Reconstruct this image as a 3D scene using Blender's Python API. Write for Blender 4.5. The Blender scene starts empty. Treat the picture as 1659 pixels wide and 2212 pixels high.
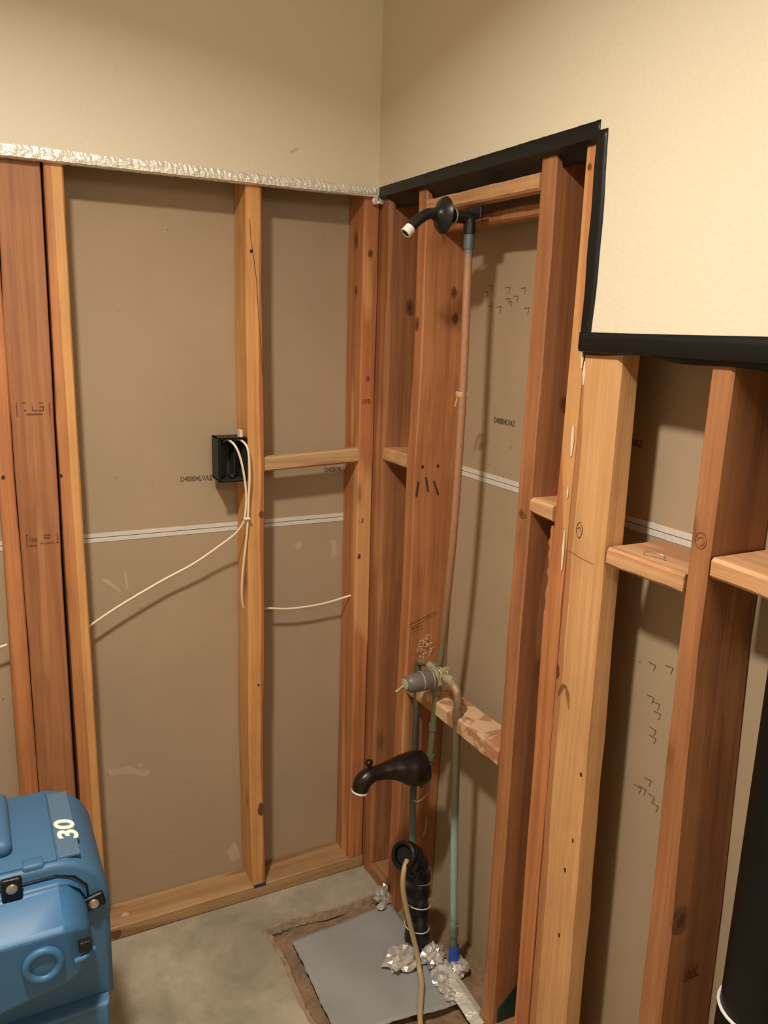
import bpy, bmesh, math, random
from mathutils import Vector, Matrix
random.seed(7)
S = bpy.context.scene
COL = S.collection

# ------------------------------------------------------------------ camera
cam_d = bpy.data.cameras.new('camera'); cam = bpy.data.objects.new('camera', cam_d); COL.objects.link(cam)
YAW, PITCH, ROLL, FPX = 0.4811, 0.2247, 0.0304, 1747.7
fw = Vector((math.sin(YAW)*math.cos(PITCH), math.cos(YAW)*math.cos(PITCH), -math.sin(PITCH)))
rt = Vector((math.cos(YAW), -math.sin(YAW), 0)); up = rt.cross(fw)
r2 = rt*math.cos(ROLL)+up*math.sin(ROLL); u2 = -rt*math.sin(ROLL)+up*math.cos(ROLL)
M = Matrix((r2, u2, -fw)).transposed().to_4x4(); M.translation = Vector((-0.9203, -1.8286, 1.5154))
cam.matrix_world = M
cam_d.sensor_fit = 'VERTICAL'; cam_d.sensor_height = 24; cam_d.sensor_width = 24
cam_d.lens = FPX/2212*24; cam_d.clip_start = 0.02
S.camera = cam

# ------------------------------------------------------------------ world, light, exposure
w = bpy.data.worlds.new('world'); S.world = w; w.use_nodes = True
w.node_tree.nodes['Background'].inputs[0].default_value = (1, .9, .78, 1)
w.node_tree.nodes['Background'].inputs[1].default_value = 0.02
def area(name, loc, size, power, color, shape='DISK', rot=(0, 0, 0)):
    l = bpy.data.lights.new(name, 'AREA'); l.shape = shape; l.size = size; l.energy = power; l.color = color
    o = bpy.data.objects.new(name, l); o.location = loc; o.rotation_euler = rot; COL.objects.link(o); return o
LX, LY, LZ = -1.0, -1.10, 2.40
lamp = area('ceiling_lamp_light', (LX, LY, LZ), 0.14, 32, (1, .93, .83))
lamp.data.spread = math.radians(150)      # recessed lamp: its baffle keeps light off the top of the walls
area('added_fill_light', (-.55, -2.75, 2.25), 0.6, 9, (1, .93, .83), 'DISK', (math.radians(50), 0, 0))  # no fixture here: soft fill added behind the camera to lift corner and shadows
S.view_settings.view_transform = 'Standard'; S.view_settings.look = 'None'
S.view_settings.gamma = 1; S.view_settings.use_curve_mapping = False
S.view_settings.exposure = 0.0

# ------------------------------------------------------------------ helpers
def lin(c):
    r = []
    for v in c:
        v /= 255
        r.append(v/12.92 if v <= .04045 else ((v+.055)/1.055)**2.4)
    return (*r, 1)
def new_mat(name):
    m = bpy.data.materials.new(name); m.use_nodes = True
    nt = m.node_tree; return m, nt, nt.nodes['Principled BSDF']
def N(nt, t, **kw):
    n = nt.nodes.new(t)
    for k, v in kw.items(): setattr(n, k, v)
    return n
def coords(nt, scale=(1, 1, 1), rand=True, off=(0, 0, 0)):
    tc = N(nt, 'ShaderNodeTexCoord'); mp = N(nt, 'ShaderNodeMapping'); mp.inputs['Scale'].default_value = scale
    mp.inputs['Location'].default_value = off
    nt.links.new(tc.outputs['Object'], mp.inputs['Vector'])
    if not rand: return mp.outputs[0]
    oi = N(nt, 'ShaderNodeObjectInfo'); mu = N(nt, 'ShaderNodeMath', operation='MULTIPLY'); mu.inputs[1].default_value = 37
    nt.links.new(oi.outputs['Random'], mu.inputs[0])
    ad = N(nt, 'ShaderNodeVectorMath', operation='ADD')
    nt.links.new(mp.outputs[0], ad.inputs[0]); nt.links.new(mu.outputs[0], ad.inputs[1])
    return ad.outputs[0]
def noise(nt, vec, scale, detail=3, rough=.5, dist=0):
    n = N(nt, 'ShaderNodeTexNoise'); n.inputs['Scale'].default_value = scale; n.inputs['Detail'].default_value = detail
    n.inputs['Roughness'].default_value = rough; n.inputs['Distortion'].default_value = dist
    nt.links.new(vec, n.inputs['Vector']); return n.outputs[0]
def ramp(nt, fac, stops, interp='LINEAR'):
    r = N(nt, 'ShaderNodeValToRGB'); e = r.color_ramp.elements; r.color_ramp.interpolation = interp
    while len(e) < len(stops): e.new(.5)
    for i, (p, c) in enumerate(stops):
        e[i].position = p; e[i].color = c if len(c) == 4 else (*c, 1)
    nt.links.new(fac, r.inputs[0]); return r.outputs[0]
def mix(nt, fac, a, b, blend='MIX'):
    m = N(nt, 'ShaderNodeMix', data_type='RGBA', blend_type=blend)
    for s, v in ((0, fac), (6, a), (7, b)):
        if isinstance(v, (int, float)): m.inputs[s].default_value = v
        elif isinstance(v, tuple): m.inputs[s].default_value = v
        else: nt.links.new(v, m.inputs[s])
    return m.outputs[2]
def bump(nt, bs, h, strength, dist=.002):
    b = N(nt, 'ShaderNodeBump'); b.inputs['Strength'].default_value = strength; b.inputs['Distance'].default_value = dist
    nt.links.new(h, b.inputs['Height']); nt.links.new(b.outputs[0], bs.inputs['Normal'])
def G(v): return (v, v, v, 1)

def wood(name, dark, light, sap, thr=.62, axis=2, rough=.6, knots=True, split=None):
    m, nt, bs = new_mat(name)
    def sc(a, l):
        s = [a, a, a]; s[axis] = l; return tuple(s)
    base = coords(nt, sc(1, .11))
    big = noise(nt, base, 16, 1, .4)
    streak = noise(nt, coords(nt, sc(1, .018)), 240, 3, .65)
    mid = noise(nt, coords(nt, sc(1, .035)), 60, 3, .6)
    wv = N(nt, 'ShaderNodeTexWave', wave_type='RINGS', rings_direction='XYZ'[axis])
    wv.inputs['Scale'].default_value = 14; wv.inputs['Distortion'].default_value = 7
    wv.inputs['Detail'].default_value = 2; wv.inputs['Detail Scale'].default_value = .7
    nt.links.new(coords(nt, sc(1, .14)), wv.inputs['Vector'])
    c = mix(nt, ramp(nt, mid, [(.38, G(0)), (.62, G(1))]), lin(dark), lin(light))
    sapf = ramp(nt, big, [(thr-.02, G(0)), (thr+.02, G(1))])
    if split:       # heartwood / sapwood line running up the board: (axis, position, drift per metre, wander)
        tc = N(nt, 'ShaderNodeTexCoord'); sp = N(nt, 'ShaderNodeSeparateXYZ'); nt.links.new(tc.outputs['Object'], sp.inputs[0])
        nz = noise(nt, coords(nt, (1, 1, 1.0), False), 3.2, 2, .5)
        a_ = N(nt, 'ShaderNodeMath', operation='MULTIPLY_ADD'); nt.links.new(nz, a_.inputs[0]); a_.inputs[1].default_value = split[3]; a_.inputs[2].default_value = -split[1]-split[3]*.5
        b_ = N(nt, 'ShaderNodeMath', operation='MULTIPLY_ADD'); nt.links.new(sp.outputs[2], b_.inputs[0]); b_.inputs[1].default_value = -split[2]; nt.links.new(a_.outputs[0], b_.inputs[2])
        c_ = N(nt, 'ShaderNodeMath', operation='ADD'); nt.links.new(b_.outputs[0], c_.inputs[0]); nt.links.new(sp.outputs[split[0]], c_.inputs[1])
        mr = N(nt, 'ShaderNodeMapRange'); mr.inputs[1].default_value = -.0012; mr.inputs[2].default_value = .0012; nt.links.new(c_.outputs[0], mr.inputs[0])
        sapf = mr.outputs[0]
    c = mix(nt, sapf, c, lin(sap))
    c = mix(nt, .16, c, ramp(nt, wv.outputs[0], [(0, G(.52)), (.35, G(1)), (1, G(1))]), 'MULTIPLY')
    c = mix(nt, .30, c, ramp(nt, streak, [(.3, G(.6)), (.62, G(1))]), 'MULTIPLY')
    if knots:
        v = N(nt, 'ShaderNodeTexVoronoi'); v.inputs['Scale'].default_value = 13; nt.links.new(coords(nt, sc(1, .42)), v.inputs['Vector'])
        kd = ramp(nt, v.outputs['Distance'], [(0, G(1)), (.10, G(.9)), (.17, G(.25)), (.3, G(0))])
        sel = ramp(nt, v.outputs['Color'], [(.44, G(1)), (.46, G(0))])
        mm = N(nt, 'ShaderNodeMath', operation='MULTIPLY'); nt.links.new(kd, mm.inputs[0]); nt.links.new(sel, mm.inputs[1])
        m2 = N(nt, 'ShaderNodeMath', operation='MULTIPLY'); nt.links.new(mm.outputs[0], m2.inputs[0]); m2.inputs[1].default_value = .62
        c = mix(nt, m2.outputs[0], c, lin((92, 46, 24)))
    # handling grime in broad soft blotches
    c = mix(nt, .35, c, ramp(nt, noise(nt, coords(nt), 7, 3, .6), [(.35, G(.70)), (.6, G(1))]), 'MULTIPLY')
    nt.links.new(c, bs.inputs['Base Color']); bs.inputs['Roughness'].default_value = rough
    bump(nt, bs, streak, .35, .0015)
    return m
def plain(name, c, rough=.5, metal=0, var=.0, vs=20, bumps=0, bscale=200, bdist=.001, spec=.5):
    m, nt, bs = new_mat(name)
    if var:
        n = noise(nt, coords(nt), vs, 4, .6)
        col = mix(nt, 1.0, lin(c), ramp(nt, n, [(.3, G(1-var)), (.7, G(1))]), 'MULTIPLY')
        nt.links.new(col, bs.inputs['Base Color'])
    else: bs.inputs['Base Color'].default_value = lin(c)
    bs.inputs['Roughness'].default_value = rough; bs.inputs['Metallic'].default_value = metal
    bs.inputs['Specular IOR Level'].default_value = spec
    if bumps: bump(nt, bs, noise(nt, coords(nt), bscale, 3, .6), bumps, bdist)
    return m

MT = {}
MT['paint'] = plain('cream_wall_paint', (224, 212, 186), .55, 0, .03, 3, .35, 110, .0020)
MT['ceiling'] = plain('ceiling_paint', (236, 224, 200), .8)
MT['core'] = plain('gypsum_core', (222, 216, 204), .9)
def paper(name, c):
    m, nt, bs = new_mat(name)
    fib = noise(nt, coords(nt, (1, 1, 4)), 260, 3, .7)
    blot = noise(nt, coords(nt), 3.2, 4, .6)
    speck = noise(nt, coords(nt), 95, 1, .3)
    col = mix(nt, 1.0, lin(c), ramp(nt, fib, [(.3, G(.90)), (.7, G(1))]), 'MULTIPLY')
    col = mix(nt, 1.0, col, ramp(nt, blot, [(.3, (.88, .90, .90, 1)), (.7, G(1))]), 'MULTIPLY')
    col = mix(nt, 1.0, col, ramp(nt, speck, [(.17, G(.45)), (.21, G(1))]), 'MULTIPLY')
    nt.links.new(col, bs.inputs['Base Color']); bs.inputs['Roughness'].default_value = .85
    bump(nt, bs, fib, .15, .0006); return m
MT['paper'] = paper('backing_paper', (176, 152, 122))
MT['white_tape'] = plain('white_joint_edge', (214, 206, 192), .7, 0, .12, 40)
MT['orange'] = wood('fir_orange', (176, 108, 64), (198, 130, 80), (214, 156, 98), .60)
MT['red'] = wood('fir_red', (156, 99, 61), (174, 117, 74), (184, 128, 83), .66)
MT['redlines'] = wood('fir_red_dark', (150, 93, 56), (166, 107, 66), (176, 119, 76), .7)
MT['yellow'] = wood('fir_pale', (206, 148, 92), (220, 166, 108), (190, 120, 74), .60)
MT['pale'] = wood('fir_pale_post', (206, 156, 102), (222, 178, 120), (192, 130, 84), .62)
MT['two_tone'] = wood('fir_two_tone', (178, 114, 66), (194, 130, 78), (216, 158, 94), split=(0, -.7215, -.006, .006))
MT['middle'] = wood('fir_middle_stud', (206, 146, 84), (220, 160, 96), (176, 108, 60), split=(0, -.3035, 0, .022))
MT['post'] = wood('fir_post', (206, 152, 98), (216, 164, 110), (180, 122, 76), split=(1, -.790, .012, .026), knots=False)
MT['stud_wide'] = wood('fir_wide_face', (168, 106, 64), (190, 126, 78), (204, 144, 90), .68)
MT['horiz_x'] = wood('plate_wood', (166, 126, 84), (184, 146, 100), (150, 112, 76), .64, axis=0)
MT['block_x'] = wood('block_wood_back', (180, 142, 98), (200, 162, 114), (176, 120, 78), .72, axis=0, knots=False)
MT['block_y'] = wood('block_wood_side', (194, 140, 96), (212, 164, 116), (176, 122, 84), .60, axis=1)
MT['plate_y'] = wood('plate_wood_side', (152, 108, 70), (170, 124, 84), (140, 98, 64), .64, axis=1)
def stained(name):
    m, nt, bs = new_mat(name)
    a = noise(nt, coords(nt), 13, 4, .6, .6); st = noise(nt, coords(nt, (1, .1, 1)), 120, 3, .6)
    col = ramp(nt, a, [(.40, lin((178, 126, 84))), (.47, lin((166, 118, 82))), (.51, lin((204, 166, 130))), (.7, lin((206, 168, 128)))])
    col = mix(nt, .4, col, ramp(nt, st, [(.3, G(.65)), (.6, G(1))]), 'MULTIPLY')
    nt.links.new(col, bs.inputs['Base Color']); bs.inputs['Roughness'].default_value = .7; bump(nt, bs, st, .4, .002); return m
MT['stained'] = stained('bleached_stained_wood')
def concrete():
    m, nt, bs = new_mat('concrete_slab')
    v = coords(nt, rand=False)
    a = noise(nt, v, 4, 5, .6, .5); b = noise(nt, v, 30, 4, .7); s = noise(nt, v, 150, 2)
    col = ramp(nt, a, [(.30, lin((134, 124, 104))), (.48, lin((158, 147, 125))), (.62, lin((174, 162, 140))), (.8, lin((142, 130, 110)))])
    col = mix(nt, .5, col, ramp(nt, b, [(.3, G(.72)), (.6, G(1))]), 'MULTIPLY')
    nt.links.new(col, bs.inputs['Base Color']); bs.inputs['Roughness'].default_value = .72
    bump(nt, bs, b, .35, .003); return m
MT['concrete'] = concrete()
MT['dirt'] = plain('brown_grout_dirt', (150, 120, 90), .9, 0, .45, 22, .8, 60, .006)
MT['rubble'] = plain('broken_mortar', (168, 142, 114), .9, 0, .3, 60, .8, 90, .004)
MT['sheet'] = plain('grey_sheet', (150, 150, 146), .5, 0, .14, 9, .2, 15, .006)
MT['foil'] = plain('crinkled_foil', (236, 230, 216), .36, .45, .10, 60, .8, 120, .003)
MT['foil_scrap'] = plain('foil_scrap', (246, 242, 236), .15, .68, .2, 45, .2, 90, .002)
MT['black_tape'] = plain('black_tape', (17, 18, 17), .42, 0, .2, 30, .35, 25, .003, spec=.35)
MT['black_plastic'] = plain('black_plastic', (15, 15, 15), .38, 0, .3, 60, .5, 60, .003, spec=.4)
MT['abs'] = plain('black_pipe_plastic', (12, 12, 11), .45, 0, .3, 40, spec=.3)
MT['box'] = plain('black_box_plastic', (40, 42, 40), .6)
MT['bronze'] = plain('oil_rubbed_bronze', (46, 34, 30), .32, .5, .2, 30)
MT['dark_bronze'] = plain('dark_bronze_arm', (46, 44, 42), .36, .5, .25, 60)
MT['white_metal'] = plain('white_thread_tape', (226, 222, 214), .6)
MT['cable'] = plain('cream_cable', (232, 214, 184), .45)
MT['hose'] = plain('beige_hose', (176, 150, 112), .4)
MT['grey_plastic'] = plain('grey_sleeve', (104, 96, 92), .45, 0, .15, 30)
MT['brass'] = plain('tarnished_brass', (176, 160, 120), .45, .5, .35, 60)
MT['solder'] = plain('solder_brass', (190, 178, 146), .5, .35, .35, 80)
MT['blue_tape'] = plain('blue_tape', (24, 72, 168), .55)
MT['dark_blue'] = plain('dark_blue_tape', (34, 52, 92), .6)
MT['caulk'] = plain('white_caulk', (222, 206, 178), .7)
MT['ink'] = plain('printed_ink', (92, 78, 64), .8)
MT['ink_brown'] = plain('stamp_ink', (104, 64, 38), .8)
MT['pencil'] = plain('pencil', (106, 86, 62), .8)
MT['scuff'] = plain('plaster_smear', (186, 164, 138), .9, 0, .12, 30)
MT['hole'] = plain('nail_hole_dark', (52, 34, 18), .9)
MT['foam'] = plain('yellowed_foam', (206, 172, 116), .8, 0, .2, 60)
MT['faint_scuff'] = plain('faint_wall_scuff', (206, 188, 158), .7)
MT['bore'] = plain('dark_bore', (8, 8, 7), .9)
MT['knot_halo'] = plain('knot_halo', (138, 84, 50), .65, 0, .3, 90)
MT['knot_core'] = plain('knot_core', (104, 60, 34), .65, 0, .3, 90)
MT['steel'] = plain('screw_steel', (196, 188, 176), .3, .9)
MT['blue'] = plain('blue_rotomoulded_plastic', (62, 104, 138), .5, 0, .10, 6, .12, 260, .0006)
MT['blue2'] = plain('blue_plastic_panel', (56, 104, 144), .48, 0, .08, 6, .12, 260, .0006)
MT['blue_grey'] = plain('worn_blue_band', (78, 106, 128), .5)
MT['white_ink'] = plain('white_lettering', (232, 224, 208), .6)
MT['green_paint'] = plain('green_marking_paint', (18, 64, 52), .6, 0, .3, 30)
MT['lamp_glow'] = None
m, nt, bs = new_mat('lamp_diffuser'); bs.inputs['Emission Color'].default_value = (1, .8, .56, 1); bs.inputs['Emission Strength'].default_value = 6; MT['lamp_glow'] = m
def copper(name, stops):
    m, nt, bs = new_mat(name)
    tc = N(nt, 'ShaderNodeTexCoord'); sp = N(nt, 'ShaderNodeSeparateXYZ'); nt.links.new(tc.outputs['Object'], sp.inputs[0])
    n = noise(nt, coords(nt), 30, 4, .7); ad = N(nt, 'ShaderNodeMath', operation='MULTIPLY_ADD')
    nt.links.new(n, ad.inputs[0]); ad.inputs[1].default_value = .10; nt.links.new(sp.outputs[2], ad.inputs[2])
    mr = N(nt, 'ShaderNodeMapRange'); mr.inputs[1].default_value = 0; mr.inputs[2].default_value = 2; nt.links.new(ad.outputs[0], mr.inputs[0])
    c = ramp(nt, mr.outputs[0], [(p/2, lin(c)) for p, c in stops])
    c = mix(nt, .5, c, ramp(nt, noise(nt, coords(nt), 120, 3, .7), [(.3, G(.6)), (.65, G(1))]), 'MULTIPLY')
    nt.links.new(c, bs.inputs['Base Color']); bs.inputs['Metallic'].default_value = .12; bs.inputs['Roughness'].default_value = .5
    return m
MT['riser'] = copper('copper_riser', [(0, (120, 110, 84)), (.80, (104, 112, 88)), (.90, (140, 110, 70)), (1.05, (158, 116, 84)), (1.2, (172, 122, 92)), (1.68, (180, 130, 98)), (1.72, (112, 112, 108))])
MT['supply_r'] = copper('copper_supply_green', [(0, (96, 104, 96)), (.12, (92, 96, 84)), (.18, (116, 130, 110)), (.22, (158, 184, 170)), (.42, (158, 184, 170)), (.48, (96, 94, 78)), (.74, (112, 94, 66)), (.80, (170, 140, 104))])
MT['supply_l'] = copper('copper_supply_dull', [(0, (116, 138, 128)), (.36, (108, 128, 118)), (.44, (78, 82, 72)), (.76, (84, 80, 62)), (.82, (150, 128, 92))])
MT['drop'] = copper('copper_drop', [(0, (112, 100, 72)), (.52, (92, 82, 60)), (.58, (110, 104, 82)), (.70, (98, 96, 66)), (.8, (130, 122, 88))])

def link(name, me, mat=None, parent=None):
    o = bpy.data.objects.new(name, me); COL.objects.link(o)
    if mat is not None: me.materials.append(MT[mat] if isinstance(mat, str) else mat)
    if parent: o.parent = parent
    return o
def recenter(o, me):
    vs = [v.co for v in me.vertices]
    c = Vector((sum(v.x for v in vs), sum(v.y for v in vs), sum(v.z for v in vs)))/len(vs)
    return c
def obj(name, bm, mat, parent=None, smooth=False, autos=None):
    bmesh.ops.recalc_face_normals(bm, faces=bm.faces)
    me = bpy.data.meshes.new(name)
    bm.to_mesh(me); bm.free()
    o = link(name, me, mat, parent)
    if smooth:
        for p in me.polygons: p.use_smooth = True
        if autos: me.set_sharp_from_angle(angle=math.radians(autos))
    return o
def tag(o, label=None, cat=None, group=None, kind=None):
    for k, v in (('label', label), ('category', cat), ('group', group), ('kind', kind)):
        if v: o[k] = v
    return o
def empty(name, loc, label=None, cat=None, kind=None, group=None):
    o = bpy.data.objects.new(name, None); o.location = (0, 0, 0); o.empty_display_size = .05; COL.objects.link(o)
    return tag(o, label, cat, group, kind)
def prism(secs, axis, bev=.003, jit=.0008, step=.09):
    """board along axis; secs = [(t, a0, a1, b0, b1)], a,b the two other axes in order; chamfered edges, slight wander"""
    fine = []
    for s0, s1 in zip(secs, secs[1:]):
        n = max(1, int(abs(s1[0]-s0[0])/step))
        for i in range(n):
            k = i/n; fine.append([x+(y-x)*k for x, y in zip(s0, s1)])
    fine.append(list(secs[-1])); bm = bmesh.new(); rings = []
    for t, a0, a1, b0, b1 in fine:
        j = lambda: random.uniform(-jit, jit)
        a0 += j(); a1 += j()
        bv = bev*random.uniform(.7, 1.4)
        pts = [(a0+bv, b0), (a1-bv, b0), (a1, b0+bv), (a1, b1-bv), (a1-bv, b1), (a0+bv, b1), (a0, b1-bv), (a0, b0+bv)]
        ring = []
        for a, b in pts:
            c = [a, b]; c.insert(axis, t); ring.append(bm.verts.new(c))
        rings.append(ring)
    for r0, r1 in zip(rings, rings[1:]):
        for i in range(8): bm.faces.new((r0[i], r0[(i+1) % 8], r1[(i+1) % 8], r1[i]))
    bm.faces.new(rings[0]); bm.faces.new(rings[-1]); return bm
def box(bm, x0, x1, y0, y1, z0, z1, bev=0, seg=2):
    r = bmesh.ops.create_cube(bm, size=1)
    for v in r['verts']: v.co = Vector((x0+(v.co.x+.5)*(x1-x0), y0+(v.co.y+.5)*(y1-y0), z0+(v.co.z+.5)*(z1-z0)))
    if bev:
        es = list({e for v in r['verts'] for e in v.link_edges})
        bmesh.ops.bevel(bm, geom=es, offset=bev, segments=seg, affect='EDGES', profile=.5)
    return bm
def boxo(name, b, mat, parent=None, bev=0, seg=2):
    bm = bmesh.new(); box(bm, *b, bev=bev, seg=seg); return obj(name, bm, mat, parent, smooth=bev > 0, autos=40)
def catmull(pts, n=6):
    P = [Vector(p) for p in pts]; P = [P[0]*2-P[1]]+P+[P[-1]*2-P[-2]]; out = []
    for i in range(1, len(P)-2):
        for k in range(n):
            t = k/n; a, b, c, d = P[i-1:i+3]
            out.append(.5*((2*b)+(c-a)*t+(2*a-5*b+4*c-d)*t*t+(3*b-a-3*c+d)*t**3))
    out.append(P[-2]); return out
def tube_bm(pts, rad, seg=14, caps=True, bm=None, flat=1.0):
    bm = bm or bmesh.new(); P = [Vector(p) for p in pts]; rings = []
    R = rad if callable(rad) else (rad if isinstance(rad, list) else None)
    ref = None
    for i, p in enumerate(P):
        d = (P[min(i+1, len(P)-1)]-P[max(i-1, 0)]).normalized()
        if ref is None:
            ref = d.orthogonal().normalized()
        ref = (ref-d*ref.dot(d)).normalized(); s = d.cross(ref)
        r = R(i/(len(P)-1)) if callable(R) else (R[i] if R else rad)
        rings.append([bm.verts.new(p+ref*math.cos(2*math.pi*k/seg)*r+s*math.sin(2*math.pi*k/seg)*r*flat) for k in range(seg)])
    for a, b in zip(rings, rings[1:]):
        for k in range(seg): bm.faces.new((a[k], a[(k+1) % seg], b[(k+1) % seg], b[k]))
    if caps: bm.faces.new(rings[0]); bm.faces.new(rings[-1])
    return bm
def tube(name, pts, rad, mat, parent=None, seg=14, n=6, caps=True):
    return obj(name, tube_bm(catmull(pts, n) if n else pts, rad, seg, caps), mat, parent, smooth=True, autos=60)
def lathe(name, prof, origin, axis, mat, parent=None, seg=28):
    """prof: [(dist along axis, radius)]"""
    a = Vector(axis).normalized(); u = a.orthogonal().normalized(); v = a.cross(u); o = Vector(origin); bm = bmesh.new(); rings = []
    for d, r in prof:
        rings.append([bm.verts.new(o+a*d+(u*math.cos(2*math.pi*k/seg)+v*math.sin(2*math.pi*k/seg))*max(r, 1e-4)) for k in range(seg)])
    for p, q in zip(rings, rings[1:]):
        for k in range(seg): bm.faces.new((p[k], p[(k+1) % seg], q[(k+1) % seg], q[k]))
    bm.faces.new(rings[0]); bm.faces.new(rings[-1])
    return obj(name, bm, mat, parent, smooth=True, autos=50)
def flat_poly(name, pts, mat, parent, thick=.0004, n=(0, -1, 0)):
    """thin patch of paint/ink/plaster lying on a face, with its own small thickness"""
    bm = bmesh.new(); nv = Vector(n)*thick
    a = [bm.verts.new(Vector(p)) for p in pts]; b = [bm.verts.new(Vector(p)+nv) for p in pts]
    bm.faces.new(a); bm.faces.new(b)
    for i in range(len(a)): bm.faces.new((a[i], a[(i+1) % len(a)], b[(i+1) % len(a)], b[i]))
    return obj(name, bm, mat, parent)
def stroke(name, lines, width, mat, parent, n, thick=.0004):
    """pen strokes on a face with normal n, as flat ribbons"""
    bm = bmesh.new(); nv = Vector(n)
    for ln in lines:
        for a, b in zip(ln, ln[1:]):
            a, b = Vector(a), Vector(b); s = (b-a).cross(nv).normalized()*width/2
            vs = [bm.verts.new(p+nv*thick) for p in (a+s, b+s, b-s, a-s)]; bm.faces.new(vs)
    return obj(name, bm, mat, parent)
def text(name, body, size, loc, rot, mat, parent, ext=.0003, sx=1.0, shear=0, spacing=1.0, off=.012):
    cu = bpy.data.curves.new(name, 'FONT'); cu.body = body; cu.size = size; cu.extrude = ext; cu.shear = shear
    cu.align_x = 'LEFT'; cu.space_character = spacing; cu.offset = size*off
    o = bpy.data.objects.new(name+'_tmp', cu); COL.objects.link(o)
    bpy.context.view_layer.update()
    me = bpy.data.meshes.new_from_object(o.evaluated_get(bpy.context.evaluated_depsgraph_get()))
    bpy.data.objects.remove(o)
    me.transform(Matrix.Translation(loc) @ rot.to_4x4() @ Matrix.Diagonal((sx, 1, 1, 1)))
    me.materials.clear()
    return link(name, me, mat, parent)
ROT_L = Matrix.Rotation(math.radians(90), 3, 'X')                                        # reads on a wall facing -y
ROT_R = Matrix.Rotation(math.radians(-90), 3, 'Z') @ Matrix.Rotation(math.radians(90), 3, 'X')   # reads on a wall facing -x

# ------------------------------------------------------------------ the setting
ZC, ZCUT, YCUT, DR, DL, CEIL = 1.814, 1.4925, -0.770, 0.118, 0.089, 2.44
T = .0127
floor = empty('floor', (0, 0, 0), 'bare concrete slab of the stripped shower corner', kind='structure')
HX0, HY0, HY1 = -.335, -.125, -.62       # broken out pit for the drain
def slab():
    bm = bmesh.new()
    for b in ((-2.1, HX0, -3.0, 0.2), (HX0, .25, HY0, .2), (HX0, .25, -3.0, HY1)):
        x0, x1, y0, y1 = b; box(bm, x0, x1, y0, y1, -.12, 0)
    return bm
obj('slab', slab(), 'concrete', floor)
# pit bottom
def pit():
    bm = bmesh.new(); nx, ny = 40, 44; g = []
    for i in range(nx+1):
        row = []
        for j in range(ny+1):
            x = HX0+(.25-HX0)*i/nx; y = HY0+(HY1-HY0)*j/ny
            z = -.020+.008*math.sin(x*31+y*17)*math.sin(y*41-x*11)+random.uniform(-.002, .002)
            if x > .02: z += .014
            row.append(bm.verts.new((x, y, z)))
        g.append(row)
    for i in range(nx):
        for j in range(ny): bm.faces.new((g[i][j], g[i+1][j], g[i+1][j+1], g[i][j+1]))
    return bm
obj('pit_bottom', pit(), 'dirt', floor, smooth=True)
def lip(name, line, w):
    """chipped mortar crumbs along the edge of the pit: one ragged strip"""
    bm = bmesh.new(); prev = None; L = catmull(line, 10)
    for i, p in enumerate(L):
        d = (L[min(i+1, len(L)-1)]-L[max(i-1, 0)]).normalized(); s = Vector((-d.y, d.x, 0))
        a = w*random.uniform(.35, .7); b = w*random.uniform(.35, .7)
        row = [bm.verts.new(p+s*a+Vector((0, 0, -.004))), bm.verts.new(p+s*a*.5+Vector((0, 0, random.uniform(.0005, .003)))),
               bm.verts.new(p-s*b*.4+Vector((0, 0, random.uniform(.001, .005)))), bm.verts.new(p-s*b+Vector((0, 0, -.016)))]
        if prev:
            for k in range(3): bm.faces.new((prev[k], prev[k+1], row[k+1], row[k]))
        prev = row
    return obj(name, bm, 'rubble', floor)
lip('broken_edge', [(HX0, HY0-.02, 0), (HX0+.006, -.25, 0), (HX0-.004, -.38, 0), (HX0+.004, -.5, 0), (HX0, HY1, 0)], .020)
lip('broken_edge', [(HX0-.01, HY0-.0, 0), (-.25, HY0+.004, 0), (-.15, HY0-.006, 0), (-.03, HY0, 0)], .014)

ceiling = boxo('ceiling', (-2.1, .25, -3.0, .2, CEIL, CEIL+.05), 'ceiling'); tag(ceiling, 'flat cream ceiling above the shower corner', kind='structure')
# walls out of view that close the small room
wb = boxo('wall_back', (-2.1, .25, -3.05, -3.0, -.12, CEIL), 'paint'); tag(wb, 'plain cream wall behind the camera', kind='structure')
wo = boxo('wall_opposite', (-2.15, -2.1, -3.0, .2, -.12, CEIL), 'paint'); tag(wo, 'plain cream wall opposite the shower wall', kind='structure')

WL = empty('wall_left', (0, 0, 0), 'opened left wall: painted drywall above, bare studs and brown backing below', kind='structure')
WR = empty('wall_right', (0, 0, 0), 'opened right plumbing wall: painted drywall above a stepped cut, bare studs below', kind='structure')
o = boxo('finished_drywall', (-2.1, -.0, -T, 0, ZC, CEIL), 'paint', WL); tag(o, 'cream painted drywall left above the cut')
# right finished drywall, an L shaped sheet with its lower part past the vertical cut
bm = bmesh.new()
prof = [(-T, ZC), (YCUT, ZC), (YCUT, ZCUT), (-3.0, ZCUT), (-3.0, CEIL), (-T, CEIL)]
a = [bm.verts.new((-T, y, z)) for y, z in prof]; b = [bm.verts.new((0, y, z)) for y, z in prof]
bm.faces.new(a); bm.faces.new(b)
for i in range(6): bm.faces.new((a[i], a[(i+1) % 6], b[(i+1) % 6], b[i]))
o = obj('finished_drywall', bm, 'paint', WR); tag(o, 'cream painted drywall with a stepped lower edge')
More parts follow.
